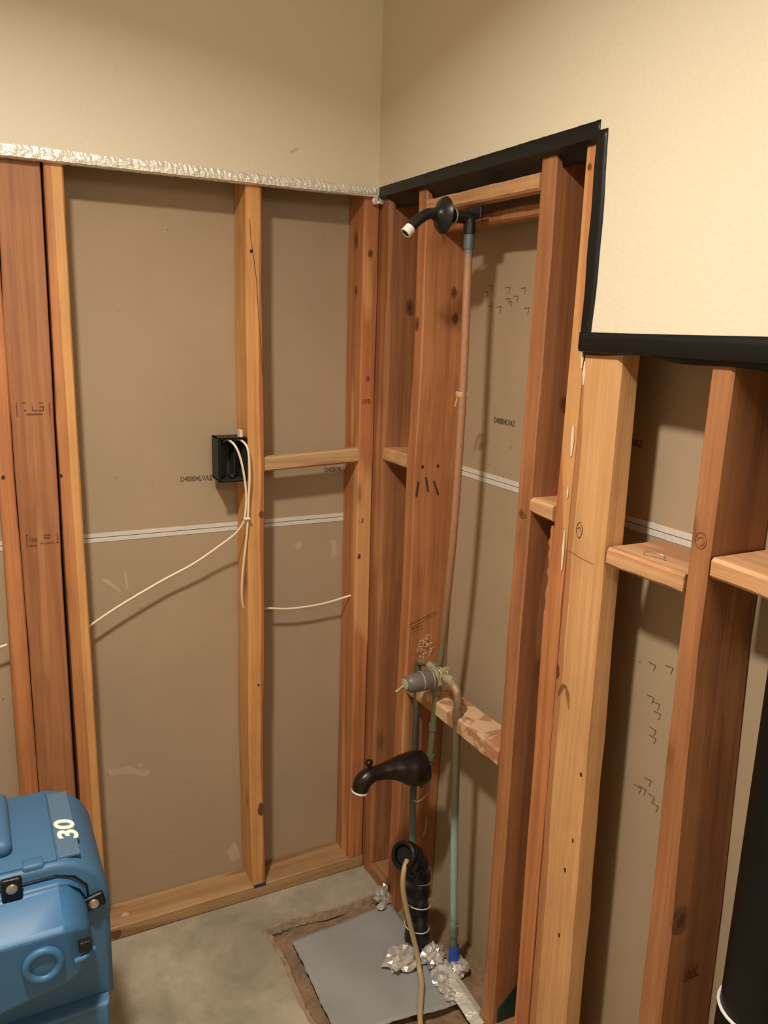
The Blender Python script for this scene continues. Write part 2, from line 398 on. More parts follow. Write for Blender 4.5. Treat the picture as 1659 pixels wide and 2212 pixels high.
# backing sheets (the far side of each wall)
ZJL, ZJR = 1.018, 1.190
boxo('backing_panel', (-2.1, .02, DL, DL+T, -.02, ZJL-.0015), 'paper', WL)
boxo('backing_panel', (-2.1, .02, DL, DL+T, ZJL+.0015, CEIL), 'paper', WL)
boxo('backing_panel', (DR, DR+T, -3.0, .0, -.03, ZJR-.0015), 'paper', WR)
boxo('backing_panel', (DR, DR+T, -3.0, .0, ZJR+.0015, CEIL), 'paper', WR)
for s in (0, 1):
    z0 = ZJL-.0105+s*.0115
    o = boxo('paper_edge', (-2.1, .0, DL-.0012, DL+.001, z0, z0+.0098), 'white_tape', WL); tag(o, 'white bound sheet edge')
    z0 = ZJR-.0115+s*.0120
    o = boxo('paper_edge', (DR-.0012, DR+.001, -3.0, .0, z0, z0+.0105), 'white_tape', WR); tag(o, 'white bound sheet edge')
boxo('cavity_end', (.0, .02, .0, DL, -.02, CEIL), 'redlines', WL)

ZT = CEIL
# --- left wall framing:  (z, x0, x1, y0, y1)
def zstud(name, secs, mat, parent, label=None, bev=.003):
    o = obj(name, prism(secs, 2, bev), mat, parent)
    if label: tag(o, label)
    return o
P0 = .038
zstud('stud', [(P0, -.878, -.838, .002, DL), (.7, -.873, -.8365, .002, DL), (1.2, -.868, -.8385, .002, DL), (ZT, -.866, -.832, .002, DL)], 'orange', WL, 'orange fir stud at the left edge, beside the stamped board')
zstud('stud', [(P0, -.835, -.757, .006, .044), (.9, -.835, -.7575, .006, .044), (1.5, -.838, -.7525, .006, .044), (1.8, -.829, -.7515, .006, .044), (ZT, -.828, -.752, .006, .044)], 'red', WL, 'reddish flat-turned board carrying two grade stamps', .002)
zstud('stud', [(P0, -.748, -.703, 0, DL), (.45, -.7485, -.705, 0, DL), (.9, -.7495, -.707, 0, DL), (1.3, -.7495, -.710, 0, DL), (1.6, -.7465, -.7105, 0, DL), (ZT, -.746, -.707, 0, DL)], 'two_tone', WL, 'two-toned orange and yellow stud left of the wide bay')
zstud('stud', [(P0, -.327, -.293, 0, DL), (.15, -.332, -.294, 0, DL), (.46, -.337, -.295, 0, DL), (.84, -.334, -.2915, 0, DL), (1.1, -.333, -.2925, 0, DL), (1.3, -.333, -.292, 0, DL), (1.51, -.334, -.295, 0, DL), (ZT, -.331, -.2935, 0, DL)], 'middle', WL, 'yellow-orange middle stud with a dark knot near its foot')
zstud('stud', [(P0, -.046, -.002, 0, DL), (.4, -.0445, -.002, 0, DL), (.8, -.043, -.0015, 0, DL), (1.4, -.0425, -.0015, 0, DL), (ZT, -.041, -.0015, 0, DL)], 'orange', WL, 'knotty orange stud at the inside corner')
o = obj('bottom_plate', prism([(-2.1, 0, DL, .0005, P0), (-.7, 0, DL, .0005, P0), (-.002, 0, DL, .0005, P0)], 0), 'horiz_x', WL)
boxo('top_plate', (-2.1, 0, .002, DL, CEIL-.038, CEIL), 'horiz_x', WL)
obj('blocking', prism([(-.2915, .0005, .028, 1.1685, 1.2025), (-.043, .0005, .028, 1.1785, 1.2155)], 0, .003), 'block_x', WL)
# foot of middle stud: bit of blue tape; knots and holes of the boards the photo shows
boxo('tape_remnant', (-.326, -.292, -.0012, .004, P0-.006, P0+.003), 'dark_blue', WL)
def disc(name, c, r, n, mat, parent, sq=1.6, dep=.0004):
    nv = Vector(n); u = Vector((0, 0, 1)) if abs(nv.z) < .5 else Vector((1, 0, 0)); v = nv.cross(u)
    return flat_poly(name, [Vector(c)+u*math.cos(k*.7854)*r*sq*random.uniform(.8, 1.2)+v*math.sin(k*.7854)*r*random.uniform(.8, 1.2) for k in range(8)], mat, parent, dep, n)
disc('knot', (-.322, -.0002, 1.672), .0038, (0, -1, 0), 'hole', WL, 1.1)
disc('knot', (-.3005, -.0002, 1.063), .0062, (0, -1, 0), 'ink_brown', WL, 1.5)
disc('knot', (-.305, -.0002, .265), .009, (0, -1, 0), 'ink_brown', WL, 2.2)
disc('knot', (-.31, -.0002, .62), .003, (0, -1, 0), 'hole', WL, 1.2)
disc('knot', (-.7475, -.0002, 1.185), .003, (0, -1, 0), 'hole', WL, 1.2)
disc('knot', (-.860, .0018, 1.187), .004, (0, -1, 0), 'hole', WL, 1.2)
disc('knot', (-.685, -.0006, .018), .014, (0, -1, 0), 'ink_brown', WL, .9)
disc('nail_head', (-.655, .035, P0+.0003), .008, (0, 0, 1), 'scuff', WL, 1.2)
stroke('crack', [[(-.325, 0, 1.74), (-.323, 0, 1.70), (-.3165, 0, 1.66), (-.310, 0, 1.61), (-.305, 0, 1.52), (-.300, 0, 1.46), (-.2965, 0, 1.40)]], .0011, 'hole', WL, (0, -1, 0), .0009)

# --- right wall framing (z, x0, x1, y0, y1)
zstud('stud', [(0, 0, DR, -.046, -.002), (1.7, 0, DR, -.052, -.002), (ZT, 0, DR, -.050, -.002)], 'red', WR, 'brown stud tight in the corner of the plumbing wall', .008)
zstud('stud', [(-.03, 0, DR, -.192, -.150), (.49, 0, DR, -.204, -.158), (.86, 0, DR, -.2135, -.1695), (1.2, 0, DR, -.213, -.173), (1.42, 0, DR, -.2245, -.186), (1.77, 0, DR, -.221, -.184), (ZT, 0, DR, -.221, -.184)], 'stud_wide', WR, 'wide-faced orange stud behind the shower riser pipe')
zstud('stud', [(0, 0, DR, -.647, -.606), (.92, 0, DR, -.6475, -.6065), (1.44, 0, DR, -.655, -.613), (1.76, 0, DR, -.655, -.614), (ZT, 0, DR, -.655, -.614)], 'red', WR, 'red-brown stud right of the copper pipes')
zstud('stud', [(0, 0, DR, -.760, -.718), (.35, 0, DR, -.760, -.718), (.94, 0, DR, -.757, -.711), (1.015, 0, DR, -.757, -.711), (1.03, 0, DR, -.757, -.719), (1.45, 0, DR, -.762, -.727), (1.75, 0, DR, -.764, -.729), (ZT, 0, DR, -.764, -.729)], 'orange', WR, 'orange stud with a splintered left edge and white caulk drips')
zstud('stud', [(0, -.001, .045, -.868, -.764), (.46, -.001, .045, -.862, -.7625), (1.0, -.001, .045, -.853, -.759), (1.46, -.001, .045, -.852, -.764), (ZCUT+.05, -.001, .045, -.852, -.7655)], 'post', WR, 'broad pale flat-turned post under the cut corner', .005)
zstud('stud', [(0, 0, DR, -1.085, -1.035), (.6, 0, DR, -1.077, -1.033), (1.07, 0, DR, -1.061, -1.026), (1.47, 0, DR, -1.065, -1.027), (ZT, 0, DR, -1.065, -1.027)], 'red', WR, 'reddish stud near the right edge with a raised knot')
zstud('stud', [(0, 0, DR, -1.50, -1.462), (ZT, 0, DR, -1.50, -1.462)], 'orange', WR, 'stud beyond the vent pipe')
for y0, y1 in ((-.150, -.048), (-3.0, -.60)):
    obj('bottom_plate', prism([(y0, .0, DR, .0005, P0), (y1, .0, DR, .0005, P0)], 1), 'plate_y', WR)
boxo('top_plate', (.002, DR, -3.0, 0, CEIL-.038, CEIL), 'plate_y', WR)
def yblock(y0, y1, z0a, z1a, z0b, z1b, mat='block_y', x1=DR, x0=.0, label=None):
    o = obj('blocking', prism([(y0, x0, x1, z0a, z1a), (y1, x0, x1, z0b, z1b)], 1, .004, .0012, .03), mat, WR)
    if label: tag(o, label)
    return o
yblock(-.1735, -.049, 1.190, 1.224, 1.190, 1.222)
yblock(-.717, -.650, 1.184, 1.213, 1.187, 1.215)
yblock(-1.024, -.860, 1.145, 1.175, 1.143, 1.174, label='blocking with a bent staple on its top')
yblock(-1.46, -1.067, 1.172, 1.202, 1.182, 1.212, label='split rough-edged blocking at the right edge')
yblock(-.605, -.196, .637, .676, .632, .672, 'stained', .072, label='bleached and stained blocking behind the valve pipes')
o = yblock(-.612, -.222, 1.757, 1.786, 1.759, 1.786, x1=.034, label='header block the shower arm fitting is screwed to')
yblock(-.612, -.223, 1.722, 1.748, 1.722, 1.748, 'red', .078, .040)
# splintered left edge of the fourth stud
bm = bmesh.new(); random.seed(3)
row = None
for i in range(16):
    z = 1.012+.165*i/15; w_ = .0035+random.uniform(0, .006)*(1 if i % 3 else 1.5)
    r = [bm.verts.new((.0, -.722, z)), bm.verts.new((.002, -.7195+w_, z)), bm.verts.new((.02, -.722+w_*.8, z)), bm.verts.new((.022, -.724, z))]
    if row:
        for k in range(4): bm.faces.new((row[k], row[(k+1) % 4], r[(k+1) % 4], r[k]))
    row = r
obj('splinter', bm, 'orange', WR)
# caulk drips, staples, knots on the right framing
for (y, z, l, w_) in ((-.7635, 1.475, .035, .003), (-.7555, 1.335, .055, .0035), (-.7545, 1.245, .02, .002), (-.755, 1.14, .075, .003), (-.771, 1.45, .04, .003)):
    flat_poly('caulk_drip', [(-.0012, y+w_*.5, z+l/2), (-.0012, y+w_, z+.1*l), (-.0012, y+w_*.4, z-l/2), (-.0012, y-w_*.5, z-l/2.2), (-.0012, y-w_, z), (-.0012, y-w_*.3, z+l/2)], 'caulk', WR, .0010, (-1, 0, 0))
for (y, z) in ((-.850, .755), (-.845, .62), (-.832, .55), (-.832, .41), (-.788, 1.385)):
    disc('nail_hole', (-.0012, y, z), .0028, (-1, 0, 0), 'hole', WR, 1.6)
for (x, z) in ((.020, 1.2), (.062, 1.2)):
    disc('nail_hole', (x, -.2145, z), .0035, (0, -1, 0), 'hole', WR, 1.1)
stroke('gouge', [[(.010, -.214, 1.165), (.006, -.214, 1.13)], [(.030, -.214, 1.175), (.038, -.214, 1.14)], [(.052, -.214, 1.165), (.066, -.214, 1.13)]], .0042, 'hole', WR, (0, -1, 0), .0012)
# loop knot drawn by the grain on the pale post, saw line under it
stroke('knot', [[(-.0015, -.7925+.0075*math.cos(t)*(1-.35*math.sin(t)**2), 1.187+.014*math.sin(t)) for t in [k*.4488 for k in range(15)]],
               [(-.0015, -.7925+.004*math.cos(t), 1.188+.004*math.sin(t)) for t in [k*.785 for k in range(6)]]], .0012, 'knot_core', WR, (-1, 0, 0), .0006)
stroke('saw_line', [[(-.0015, -.770, 1.145), (-.0015, -.800, 1.14), (-.0015, -.835, 1.138)]], .0008, 'knot_halo', WR, (-1, 0, 0), .0006)
stroke('knot', [[(-.0005, -1.046+.010*math.cos(t), 1.232+.012*math.sin(t)) for t in [k*.4488 for k in range(15)]],
               [(-.0005, -1.046+.006*math.cos(t), 1.231+.006*math.sin(t)) for t in [k*.4488 for k in range(12)]]], .0011, 'knot_halo', WR, (-1, 0, 0), .0006)
flat_poly('paint_patch', [(.012, -.6485, .04), (.117, -.6485, .04), (.117, -.6485, .15), (.07, -.6485, .13), (.012, -.6485, .075)], 'green_paint', WR, .0006, (0, -1, 0))

def knot(parent, c, n, r, sq=1.3):
    ax = Vector(n); cc = Vector(c)
    disc('knot', cc, r, n, 'knot_halo', parent, sq, .0003); disc('knot', cc+ax*.0002, r*.55, n, 'knot_core', parent, sq, .0004)
for c, n, rr_, sq in (((-.024, 0, 1.686), (0, -1, 0), .0085, 1.2), ((-.0435, .040, 1.717), (-1, 0, 0), .008, 2.4), ((-.0435, .035, 1.60), (-1, 0, 0), .006, 2.2),
                  ((-.022, 0, 1.39), (0, -1, 0), .005, 1.5), ((-.035, 0, .93), (0, -1, 0), .005, 1.6)):
    knot(WL, c, n, rr_, sq)
for c, n, rr_, sq in (((.078, -.2235, 1.596), (0, -1, 0), .0085, 1.5), ((.085, -.2235, 1.537), (0, -1, 0), .0095, 1.5), ((-.0005, -.199, 1.522), (-1, 0, 0), .009, 1.9),
                  ((.060, -.0525, 1.565), (0, -1, 0), .012, 1.6), ((.055, -.656, 1.39), (0, -1, 0), .010, 1.6), ((-.0008, -.742, 1.775), (-1, 0, 0), .005, 1.2),
                  ((-.0008, -.629, 1.18), (-1, 0, 0), .011, .9), ((.017, -1.0795, .621), (0, -1, 0), .016, 1.6)):
    knot(WR, c, n, rr_, sq)
# figure grain swirl low on the post, and the ruptured bark pocket beside it
for k in range(5):
    a0 = .006+.0035*k
    stroke('grain_swirl', [[(-.0015, -.789-a0*.8*math.cos(t), .885+a0*1.6*math.sin(t)-k*.004) for t in [-.3+q*.38 for q in range(10)]]], .0009, 'knot_halo', WR, (-1, 0, 0), .0008)
flat_poly('bark_pocket', [(-.0012, -.764, .935), (-.0012, -.770, .925), (-.0012, -.772, .91), (-.0012, -.766, .902), (-.0012, -.763, .915)], 'knot_core', WR, .0006, (-1, 0, 0))
# gouges and a frosted patch on the wide face behind the valve
stroke('gouge', [[(.0, -.2165, .812), (.03, -.2165, .822), (.075, -.2155, .835)], [(.004, -.2165, .800), (.035, -.2165, .806)]], .0022, 'knot_core', WR, (0, -1, 0), .0012)
random.seed(31)
bm = bmesh.new()
for k in range(90):
    a_, q = random.uniform(0, 6.28), random.uniform(0, 1)**.6
    x, z = .048+.024*q*math.cos(a_), .748+.034*q*math.sin(a_); y = -.2055-(z-.49)*.025
    w2 = random.uniform(.0005, .0014); box(bm, x-w2, x+w2, y-.0045, y-.0038, z-w2, z+w2)
o = obj('frosted_specks', bm, 'caulk', WR); o['kind'] = 'stuff'
# --- printing and marks on the backing sheets
def sheet_text(body, loc, side, sx, size=.0175):
    return text('printed_code', body, size, loc, ROT_L if side == 'L' else ROT_R, 'ink', WL if side == 'L' else WR, sx=sx)
sheet_text('D40804LVAZ', Vector((-.4735, DL-.0006, 1.139)), 'L', .80)
sheet_text('D40804LVAZ', Vector((-.099, DL-.0006, 1.142)), 'L', .80)
sheet_text('D40804LVAZ', Vector((DR-.0006, -.352, 1.317)), 'R', .78)
sheet_text('D40804LVAZ', Vector((DR-.0006, -.722, 1.325)), 'R', .78)
mk = [(-.309, 1.609), (-.373, 1.603), (-.428, 1.600), (-.292, 1.596), (-.404, 1.585), (-.376, 1.580), (-.313, 1.566), (-.346, 1.563), (-.384, 1.574), (-.444, 1.560),
      (-.874, .953), (-.912, .962), (-.878, .893), (-.893, .886), (-.897, .870), (-.891, .837), (-.893, .822), (-.893, .738), (-.872, .712), (-.884, .716), (-.905, .713), (-.915, .700)]
for y, z in mk:
    a_ = random.uniform(-.15, .15)
    stroke('pencil_tick', [[(DR-.0003, y+.009, z+.001), (DR-.0003, y-.008, z+.002+a_*.01), (DR-.0003, y-.004, z-.011)]], .0016, 'pencil', WR, (-1, 0, 0), .0003)
def smear(pts, parent=WL):
    flat_poly('plaster_smear', [(x, DL-.0001, z) for x, z in pts], 'scuff', parent, .0003)
smear([(-.672, .425), (-.645, .418), (-.62, .421), (-.60, .404), (-.572, .398), (-.570, .385), (-.585, .380), (-.612, .394), (-.64, .402), (-.668, .400)])
smear([(-.60, .423), (-.588, .421), (-.585, .41), (-.597, .41)])
smear([(-.375, .10), (-.352, .125), (-.337, .09), (-.336, .07), (-.36, .065)])
smear([(-.665, .915), (-.655, .918), (-.620, .885), (-.625, .878), (-.64, .892)])
smear([(-.612, .93), (-.608, .93), (-.604, .885), (-.609, .885)])
smear([(-.18, .955), (-.165, .965), (-.158, .95), (-.172, .935)])
smear([(-.075, .955), (-.062, .955), (-.058, .915), (-.075, .905)])

flat_poly('wall_scuff', [(-.236, -T-.0001, 1.889), (-.222, -T-.0001, 1.898), (-.212, -T-.0001, 1.900), (-.220, -T-.0001, 1.892), (-.232, -T-.0001, 1.885)], 'faint_scuff', WL, .0003)
# --- grade stamps on the flat-turned board
def bars(rects, parent, y):
    bm = bmesh.new()
    for x0, x1, z0, z1 in rects: box(bm, x0, x1, y-.0004, y+.0004, z0, z1)
    o = obj('grade_stamp', bm, 'ink_brown', parent); tag(o, 'faint brown printed grade stamp')
def stamp_a(x, z, y):
    g = [(x-.033, x-.031, z-.014, z+.014), (x+.030, x+.032, z-.013, z+.013)]
    g += [(x-.022, x-.014, z+.013, z+.0145), (x-.018, x-.014, z-.004, z-.001), (x-.003, x-.0015, z-.002, z+.009), (x-.003, x+.008, z-.0035, z-.0015),
          (x+.010, x+.020, z+.012, z+.0135), (x+.012, x+.020, z+.004, z+.006), (x+.010, x+.020, z-.0035, z-.0015), (x+.0185, x+.020, z-.003, z+.006), (x-.014, x+.017, z-.012, z-.009)]
    bars(g, WL, y)
def stamp_b(x, z, y):
    g = [(x-.033, x-.031, z-.013, z+.014), (x+.029, x+.031, z-.009, z+.014), (x-.033, x-.029, z+.0125, z+.014), (x+.027, x+.031, z-.009, z-.0075)]
    g += [(x-.026, x-.024, z-.001, z+.009), (x-.021, x-.017, z-.002, z+.006), (x-.0155, x-.011, z-.002, z+.006), (x-.027, x-.013, z-.012, z-.009), (x-.004, x-.001, z-.008, z-.005),
          (x+.003, x+.017, z+.009, z+.012), (x+.003, x+.015, z+.003, z+.006), (x+.003, x+.006, z-.009, z-.006), (x+.008, x+.013, z-.009, z-.006), (x+.015, x+.022, z-.008, z-.006)]
    bars(g, WL, y)
stamp_a(-.793, 1.327, .0055); stamp_b(-.792, 1.045, .0055)
text('grade_stamp', 'LVB', .017, Vector((-.036, -.0006, 1.327)), ROT_L, 'ink_brown', WL, sx=.75)
text('grade_stamp', ': 3', .018, Vector((-.040, -.0006, 1.020)), ROT_L, 'ink_brown', WL, sx=.85)
text('grade_stamp', 'SEL', .03, Vector((.04, -1.0815, .50)), ROT_L, 'ink_brown', WR, sx=.8)

# ------------------------------------------------------------------ tapes round the cut
def tape_strip(pts_fn, n, m_):
    bm = bmesh.new(); g = [[bm.verts.new(pts_fn(i/n, j)) for j in range(m_)] for i in range(n+1)]
    for i in range(n):
        for j in range(m_-1): bm.faces.new((g[i][j], g[i+1][j], g[i+1][j+1], g[i][j+1]))
    return bm
def solid(o, t):
    md = o.modifiers.new('thickness', 'SOLIDIFY'); md.thickness = t; md.offset = 0; return o
random.seed(11)
def foil_pt(t, j):
    x = -2.0+(1.988)*t; wob = random.uniform(-.001, .001)
    z1 = 1.8355+.0012*math.sin(x*23)+wob; zb = 1.8145+(.004*max(0, (x+.15)/.15))+random.uniform(-.0006, .0006)
    return [(x, -T-.0006, z1), (x, -T-.0014-random.uniform(0, .0016), z1-.006), (x, -T-.0014-random.uniform(0, .0016), z1-.013),
            (x, -T-.0016, zb), (x, -T+.004, zb-.0028+random.uniform(-.0006, .0006)), (x, .0015, zb-.003)][j]
o = solid(obj('foil_tape', tape_strip(foil_pt, 420, 6), 'foil'), .0003)
tag(o, 'crinkled silver foil tape along the lower edge of the left upper drywall', 'tape')
def btop(t, j):
    y = -.018+(-.757)*t; r = random.uniform(-.0004, .0004)
    zt = 1.835+.0025*t; zb = ZC-.0012
    sag = .004*math.sin(t*9)+.002*math.sin(t*31)
    return [(-T-.0006, y, zt+r), (-T-.0010, y, (zt+zb)/2), (-T-.0008, y, zb), (-.004, y, zb-.003), (.004, y, zb-.009+sag*.4), (.012, y, zb-.019+sag), (.016, y, zb-.030+sag)][j]
def topbm():
    bm = tape_strip(btop, 90, 7); return bm
o = solid(obj('black_tape', topbm(), 'black_tape', smooth=True, autos=35), .0004); tag(o, 'long black tape under the upper right drywall, running from the inside corner to the step', 'tape')
def bver(t, j):
    z = ZCUT-.001+(1.823-ZCUT)*t; r = .0008*math.sin(t*17); yl = YCUT+.0005+r
    yr = -.792-.006*math.sin(t*3.0)+r*.6
    return [(-T-.0012, yr, z-.0+(.000 if t < 1 else -.0)), (-T-.0015, (yl+yr)/2, z), (-T-.0013, yl, z), (-.006, yl+.002, z), (.0005-.003, yl+.0028, z)][j]
o = solid(obj('black_tape', tape_strip(bver, 30, 5), 'black_tape', smooth=True, autos=35), .0004); tag(o, 'short vertical strip of black tape down the stepped cut', 'tape')
def bhor(t, j):
    y = YCUT+.003+(-1.0)*t; sag = .004*math.sin(y*14+1)-.002*math.sin(y*37)
    zb = ZCUT-.004-.002*t
    return [(-T-.0018, y, 1.5175+.0006*math.sin(y*9)), (-T-.0024, y, 1.507+sag*.3), (-T-.0030, y, zb+.004), (-T-.001, y, zb-.002+sag*.2), (-.005, y, zb-.004+sag*.3), (-.003, y, zb-.009+sag)][j]
o = solid(obj('black_tape', tape_strip(bhor, 80, 6), 'black_tape', smooth=True, autos=50), .0004); tag(o, 'horizontal glossy black tape under the bright right drywall panel', 'tape')

def crumple(name, c, r, label, seed, sq=(1, 1, 1), mat='foil_scrap', sub=3, amp=.26, cat='foil', group=None):
    random.seed(seed); bm = bmesh.new(); bmesh.ops.create_icosphere(bm, subdivisions=sub, radius=1)
    for v in bm.verts:
        k = 1+random.uniform(-amp, amp*.6); v.co = Vector((v.co.x*k*r*sq[0], v.co.y*k*r*sq[1], v.co.z*k*r*sq[2]))+Vector(c)
        if v.co.z < c[2]-r*sq[2]*.6: v.co.z = c[2]-r*sq[2]*.6
    o = obj(name, bm, mat)
    if label: tag(o, label, cat, group)
    return o
crumple('foil_scrap', (-.010, -.010, 1.806), .016, 'small crumpled foil tuft in the top inside corner at the tape end', 5, (1, .8, .9))

# ------------------------------------------------------------------ electrical box and cables
eb = empty('electrical_box', (0, 0, 0), 'square black plastic electrical box on the left side of the middle stud', 'electrical box')
bm = bmesh.new()
X0, X1, Z0, Z1, YB, YF = -.402, -.336, 1.150, 1.252, .062, .001
w_ = .003
for b in ((X0, X0+w_, YF, YB, Z0, Z1), (X1-w_, X1, YF, YB, Z0, Z1), (X0, X1, YF, YB, Z0, Z0+w_), (X0, X1, YF, YB, Z1-w_, Z1), (X0, X1, YB-w_, YB, Z0, Z1)): box(bm, *b)
obj('housing', bm, 'box', eb)
bm = bmesh.new()
for b in ((X0-.003, X0+.002, YF-.001, YF+.006, Z0-.002, Z1+.002), (X1-.002, X1+.001, YF-.001, YF+.006, Z0, Z1), (X0, X1, YF-.001, YF+.006, Z1-.002, Z1+.002), (X0, X1, YF-.001, YF+.006, Z0-.002, Z0+.002)): box(bm, *b)
obj('rim', bm, 'black_plastic', eb)
for z in (Z0+.012, Z1-.012): lathe('screw_boss', [(0, .004), (.03, .004)], ((X0+X1)/2, YF+.008, z), (0, 1, 0), 'box', eb, 10)
boxo('divider', ((X0+X1)/2+.008, (X0+X1)/2+.010, .02, .058, Z0+.01, Z1-.01), 'box', eb)
boxo('mounting_tab', (-.352, -.345, .002, .02, Z1, Z1+.018), 'caulk', eb)
CR = .0028
def cable(pts, label, rad=CR, mat='cable', n=8):
    o = tube('cable', pts, rad, mat, seg=10, n=n); return tag(o, label, 'cable')
cable([(-.378, .050, 1.238), (-.378, .022, 1.246), (-.372, -.008, 1.242), (-.362, -.018, 1.222), (-.351, -.018, 1.18), (-.3425, -.014, 1.12), (-.3440, -.010, 1.072), (-.3465, -.002, 1.048), (-.362, .014, 1.018), (-.40, .030, .985), (-.46, .040, .945), (-.53, .045, .912), (-.61, .045, .873), (-.66, .045, .846), (-.70, .045, .822), (-.708, .045, .817)],
      'white cable from the box, swinging left across the wide bay to the two-toned stud')
cable([(-.352, .050, 1.238), (-.350, .022, 1.246), (-.344, -.008, 1.241), (-.338, -.018, 1.222), (-.3355, -.020, 1.17), (-.3365, -.014, 1.11), (-.3372, -.010, 1.06), (-.340, -.002, 1.00), (-.3445, .010, .93), (-.345, .02, .88), (-.342, .028, .845), (-.337, .035, .822), (-.330, .04, .812)],
      'white cable dropping straight from the box into the side of the middle stud')
cable([(-.296, .04, .808), (-.27, .042, .806), (-.22, .044, .797), (-.17, .044, .795), (-.12, .044, .797), (-.08, .040, .804), (-.05, .034, .812), (-.040, .03, .815)],
      'white cable sagging between the middle stud and the corner stud')
cable([(-.876, .045, .803), (-.90, .045, .797), (-.95, .045, .782), (-1.05, .045, .77), (-1.2, .045, .79)], 'short white cable end at the far left edge behind the orange stud')
bm = bmesh.new(); box(bm, -.348, -.333, -.0175, -.0065, 1.058, 1.0615, .001)
o = obj('cable_tie', bm, 'white_metal'); tag(o, 'thin white tie pinching the two cables together', 'cable tie')
o = tube('staple', [(.018, -.925, 1.174), (.018, -.925, 1.181), (.020, -.93, 1.183), (.026, -.955, 1.183), (.028, -.958, 1.176)], .0012, 'steel', seg=6, n=3); tag(o, 'bent wire staple on top of the blocking right of the pale post', 'staple')

# ------------------------------------------------------------------ plumbing
pl = empty('shower_plumbing', (0, 0, 0), 'soldered copper shower piping with mixing valve between the studs of the right wall', 'plumbing')
PR = .0085
VY, VZ, VX = -.350, .735, .006
tube('riser_pipe', [(.004, -.350, .745), (.004, -.362, .80), (.0, -.380, .924), (.0, -.392, 1.06), (.0, -.398, 1.19), (.0, -.402, 1.386), (.0, -.399, 1.55), (.0, -.396, 1.70)], PR, 'riser', pl, n=6)
tag(lathe('coupling', [(0, .0105), (.035, .0105)], (.0, -.396, 1.672), (0, 0, 1), plain('blue_grey_fitting', (108, 114, 118), .5, .4, .3, 60), pl, 16), 'bluish grey sweat fitting')
tube('elbow_fitting', [(.0, -.396, 1.700), (.0, -.395, 1.722), (-.004, -.393, 1.731), (-.020, -.391, 1.732), (-.036, -.390, 1.732)], .0125, 'dark_bronze', pl, 16)
bm = bmesh.new(); box(bm, .004, .012, -.425, -.355, 1.728, 1.752, .003); obj('fitting_ear', bm, 'dark_bronze', pl)
tube('solder_ring', [Vector((-.034, -.390, 1.732))+Vector((0, math.cos(t), math.sin(t)))*.0135 for t in [k*.4488 for k in range(15)]], .0018, 'solder', pl, 6, n=2)
# pipe clip above mid height
boxo('foam_clip', (-.009, .010, -.409, -.387, 1.377, 1.390), 'foam', pl, .003)
tube('foam_clip', [(.006, -.398, 1.384), (.012, -.375, 1.388), (.012, -.365, 1.375), (.010, -.36, 1.355)], .0022, 'foam', pl, 6)
# valve body and sleeve
vb = obj('valve_body', box(bmesh.new(), VX-.016, VX+.022, VY-.020, VY+.018, VZ-.020, VZ+.022, .006), 'solder', pl, True, 40)
lathe('cartridge_sleeve', [(0, .020), (.010, .0225), (.012, .0235), (.034, .0235), (.0345, .0225), (.062, .021), (.070, .017), (.074, .012), (.076, .012)], (VX-.012, VY, VZ-.006), (-1, 0, -.02), 'grey_plastic', vb)
tube('seal_ring', [Vector((VX-.047, VY, VZ-.006))+Vector((0, math.cos(t), math.sin(t)))*.0228 for t in [k*.314 for k in range(21)]], .0012, 'solder', vb, 6, n=1)
tube('seal_ring', [Vector((VX-.022, VY, VZ-.006))+Vector((0, math.cos(t), math.sin(t)))*.0236 for t in [k*.314 for k in range(21)]], .0010, 'solder', vb, 6, n=1)
lathe('cartridge_cap', [(0, .014), (.004, .014), (.007, .009), (.008, .005)], (VX-.086, VY, VZ-.007), (-1, 0, -.02), 'solder', vb, 18)
tube('valve_stem', [(VX-.090, VY, VZ-.008), (VX-.100, VY-.002, VZ-.013), (VX-.112, VY-.003, VZ-.020)], [.0042, .0036, .0034, .003, .003, .0032, .0036, .0040, .0040], 'brass', vb, 8, n=4)
# left (hot) and right (cold) supplies
tube('supply_pipe', [(VX+.006, VY+.012, VZ+.012), (VX+.006, VY+.04, VZ+.010), (.006, -.276, VZ+.002), (.006, -.262, VZ-.004), (.006, -.256, VZ-.018), (.006, -.256, .66), (.008, -.256, .5), (.010, -.252, .35), (.016, -.248, .18), (.020, -.247, .0), (.02, -.247, -.03)], PR, 'supply_l', pl, n=5)
tube('supply_pipe', [(VX+.002, VY-.015, VZ+.004), (VX+.002, VY-.045, VZ+.004), (.004, -.418, VZ+.004), (.004, -.430, VZ-.001), (.004, -.4385, VZ-.016), (.004, -.440, .66), (.006, -.443, .55), (.012, -.442, .40), (.018, -.442, .26), (.028, -.440, .10), (.034, -.440, .0), (.034, -.440, -.03)], PR+.0006, 'supply_r', pl, n=5)
for (y, l) in ((VY-.030, -.03), (VY+.022, .022)): lathe('coupling', [(0, .0115), (abs(l), .0115)], (VX+.003, y, VZ+.006), (0, 1 if l > 0 else -1, 0), 'solder', pl, 16)
for p, r in (((.0045, -.440, .690), .0112), ((.008, -.443, .150), .0)):
    if r: lathe('coupling', [(0, r), (.028, r)], p, (0, 0, -1), 'supply_r', pl, 16)
lathe('coupling', [(0, .0115), (.030, .0115)], (.0262, -.4405, .128), (.06, 0, -1), 'supply_r', pl, 16)
tube('spout_pipe', [(.004, VY, VZ-.015), (.004, -.347, .65), (.003, -.340, .56), (.002, -.336, .515), (.001, -.335, .495), (-.005, -.335, .485), (-.020, -.335, .483)], PR, 'drop', pl, n=5)
lathe('coupling', [(0, .0120), (.032, .0120)], (.004, -.350, .722), (0, .05, -1), 'drop', pl, 16)
lathe('coupling', [(0, .011), (.014, .011)], (.003, -.338, .530), (0, .05, -1), 'drop', pl, 16)
